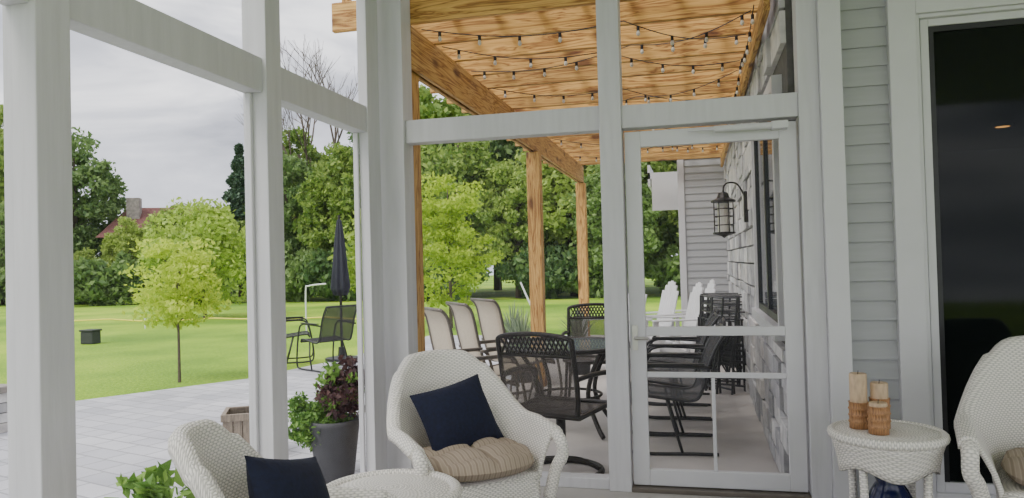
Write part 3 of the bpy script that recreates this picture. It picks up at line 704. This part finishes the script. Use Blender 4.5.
g=G(); g.v=[(-1.2,-3.4,3.4),(1.2,-3.4,3.4),(0,-3.4,4.7),(-1.2,-.5,3.9),(1.2,-.5,3.9),(0,-.5,4.9)]; g.f=[(0,1,2),(0,2,5,3),(2,1,4,5)]; g.uv=[[(0,0)]*len(f) for f in g.f]; mk("dormer",g,M_roof,A)
mk("chimney",G().box(-2.4,-1.7,-1.2,-.5,3.6,5.9),M_stonefar,A)
for x in (-2,-.6,1.0,2.3):
    o=mk("window",G().box(x-.35,x+.35,-2.54,-2.5,1.9,3.0),M_winglass,A)
A=thing("utility_box","small dark utility box standing on the lawn","utility box",(-12.3,12.9,ZG)); mk("housing",G().box(-.15,.15,-.12,.12,0,.26),M_green_box,A,bevel=.02); mk("lid",G().box(-.17,.17,-.14,.14,.26,.30),M_green_box,A,bevel=.015)
A=thing("clothesline_pole","thin white pole with short arm standing on lawn","pole",(-8.5,15,ZG)); mk("pole",G().tube(bez([(0,0,0),(0,0,.95),(.08,0,1.06),(.5,0,1.1)],5),.018,8),M_resin,A)
A=thing("clothesline_pole","thin white leaning pole on the lawn","pole",(-3.1,15,ZG)); mk("pole",G().tube([(0,0,0),(-.45,0,1.05)],.02,8),M_resin,A)
A=thing("yellow_rope_barrier","yellow rope strung between low stakes on lawn","rope",(-12,16.5,ZG))
path=[(x,.15*math.sin(x),.25-.05*abs(math.sin(x*1.0))) for x in np.linspace(-5,6,40)]; mk("rope",G().tube(path,.022,6),M_yellow,A)
for x in (-5,-1.9,1.25,4.4): mk("stake",G().tube([(x,.15*math.sin(x),0),(x,.15*math.sin(x),.3)],.015,6),M_resin,A)
A=thing("stone_seat_wall","low stone seat wall with capstone at patio edge","wall",(-6.75,5.25,ZP)); g=G(); rs=random.Random(8)
for zi in range(4):
    x=-.7
    while x<.7:
        l=rs.uniform(.2,.4); g.box(x,min(x+l,.7)-.01,-.18-rs.uniform(0,.02),.18,zi*.09,zi*.09+.083); x+=l
mk("stones",g,M_stone,A,bevel=.006); mk("capstone",G().box(-.74,.74,-.22,.22,.36,.42),M_stonefar,A,bevel=.01)
# ------------------------------------------------------------------ planters
A=thing("potted_plant","tall charcoal planter with green and purple foliage","plant",(-2.36,4.50,ZP))
mk("planter",G().lathe([(0,0),(.11,0),(.125,.03),(.165,.36),(.175,.40),(.16,.40),(.15,.36),(0,.36)],28),M_pot,A,smooth=True)
pts,c=clumps(34,60,(.17,.17,.24),.60,61,.4,.2); pts[:,0]+=.07; leaves("purple_foliage",pts,.024,L_purple,62,A)
pts,c=clumps(20,50,(.18,.17,.22),.62,65,.35,.2); pts[:,0]+=.03; leaves("mixed_foliage",pts,.020,L_plant,66,A)
pts,c=clumps(46,100,(.26,.2,.22),.38,63,.38,.2); pts[:,0]-=.16; leaves("green_foliage",pts,.016,L_plant,64,A)
def blades(n,L_,spread,seed,w=.012):
    g=G(); r=random.Random(seed)
    for _ in range(n):
        t=r.uniform(0,2*pi); l=L_*r.uniform(.6,1); s=spread*r.uniform(.1,1); c,sn=math.cos(t),math.sin(t); P_=[]
        for k in range(6):
            u=k/5; rr_=s*u+s*.5*u*u; z=l*(u-.35*s/spread*u*u*u); wd=w*(1-u)**.7+.001
            P_.append([(c*rr_-sn*wd,sn*rr_+c*wd,z),(c*rr_+sn*wd,sn*rr_-c*wd,z)])
        g.grid(P_)
    return g
def grasspot(loc,label,h=.68):
    A=thing("potted_grass",label,"plant",loc,0,"spiky planters on the patio")
    mk("planter",G().lathe([(0,0),(.13,0),(.17,.30),(.18,.33),(.16,.33),(.15,.30),(0,.29)],24),M_pot,A,smooth=True)
    o=mk("foliage",blades(90,h,.26,3),L_grey,A); o.location=(0,0,.29); return A
gp=grasspot((-2.02,8.55,ZP),"dark pot of spiky grey-green grass near pergola post")
dup(gp,(-1.45,9.2,ZP),1.0); dup(gp,(-2.4,9.6,ZP),2.0)
A=thing("potted_plant","leafy green plant in dark pot outside the screens","plant",(-2.22,2.68,ZP))
mk("planter",G().lathe([(0,0),(.13,0),(.17,.25),(.15,.25),(0,.22)],24),M_pot,A,smooth=True)
pts,c=clumps(18,16,(.24,.40,.16),.42,71,.35,.2); leaves("foliage",pts,.045,L_plant,72,A)
A=thing("wooden_planter_box","small weathered wooden planter box on pavers","planter",(-3.3,4.95,ZP),.5)
g=G()
for k in range(5):
    for s in (-1,1): g.box(-.16+k*.066,-.10+k*.066,s*.15-.01,s*.15+.01,0,.34); g.box(s*.16-.01,s*.16+.01,-.15+k*.062,-.095+k*.062,0,.34)
mk("slats",g,M_grey_wood,A); mk("rim",G().box(-.18,.18,-.17,-.14,.3,.35).box(-.18,.18,.14,.17,.3,.35).box(-.18,-.15,-.14,.14,.3,.35).box(.15,.18,-.14,.14,.3,.35),M_grey_wood,A); mk("soil",G().box(-.15,.15,-.14,.14,0.01,.26),M_soil,A)
# ------------------------------------------------------------------ world + light
w=bpy.data.worlds.new("World"); bpy.context.scene.world=w; w.use_nodes=True; nt=w.node_tree; bg=nt.nodes["Background"]
tc=N(nt,"ShaderNodeTexCoord"); mp=N(nt,"ShaderNodeMapping"); mp.inputs["Scale"].default_value=(1,1,3.2); nt.links.new(tc.outputs["Generated"],mp.inputs[0])
no=N(nt,"ShaderNodeTexNoise",Scale=2.4,Detail=7.0,Roughness=.55,Distortion=.5); nt.links.new(mp.outputs[0],no.inputs["Vector"])
c=ramp(nt,no.outputs[0],[(.34,(.42,.44,.52)),(.50,(.84,.86,.95)),(.60,(1.35,1.35,1.40))]); nt.links.new(c,bg.inputs[0]); bg.inputs[1].default_value=1.65
sd=bpy.data.lights.new("Sun","SUN"); sd.energy=2.7; sd.angle=math.radians(25); sd.color=(1,.96,.9); so=bpy.data.objects.new("Sun",sd); C.objects.link(so); so.rotation_euler=(math.radians(28),math.radians(-22),0)
ad=bpy.data.lights.new("Porch_fill_light","AREA"); ad.energy=12; ad.size=2.0; ad.color=(1,.96,.93); ao=bpy.data.objects.new("Porch_fill_light",ad); C.objects.link(ao); ao.location=(.2,1.0,3.05)  # added out-of-view fill lamp, brightens the porch frames from inside
# ------------------------------------------------------------------ camera
th=math.radians(13.9);p=math.radians(1.1);r=math.radians(1.5)
Fv=Vector((-math.sin(th)*math.cos(p),math.cos(th)*math.cos(p),math.sin(p))); R0=Vector((math.cos(th),math.sin(th),0)); U0=R0.cross(Fv)
Rv=R0*math.cos(r)-U0*math.sin(r); Uv=U0*math.cos(r)+R0*math.sin(r)
cd=bpy.data.cameras.new("Camera"); cd.sensor_width=36; cd.lens=740*36/1024; cd.clip_end=300; cd.clip_start=.05
co=bpy.data.objects.new("Camera",cd); C.objects.link(co)
m=Matrix((Rv,Uv,-Fv)).transposed().to_4x4(); m.translation=(0,0,1.3); co.matrix_world=m
bpy.context.scene.camera=co
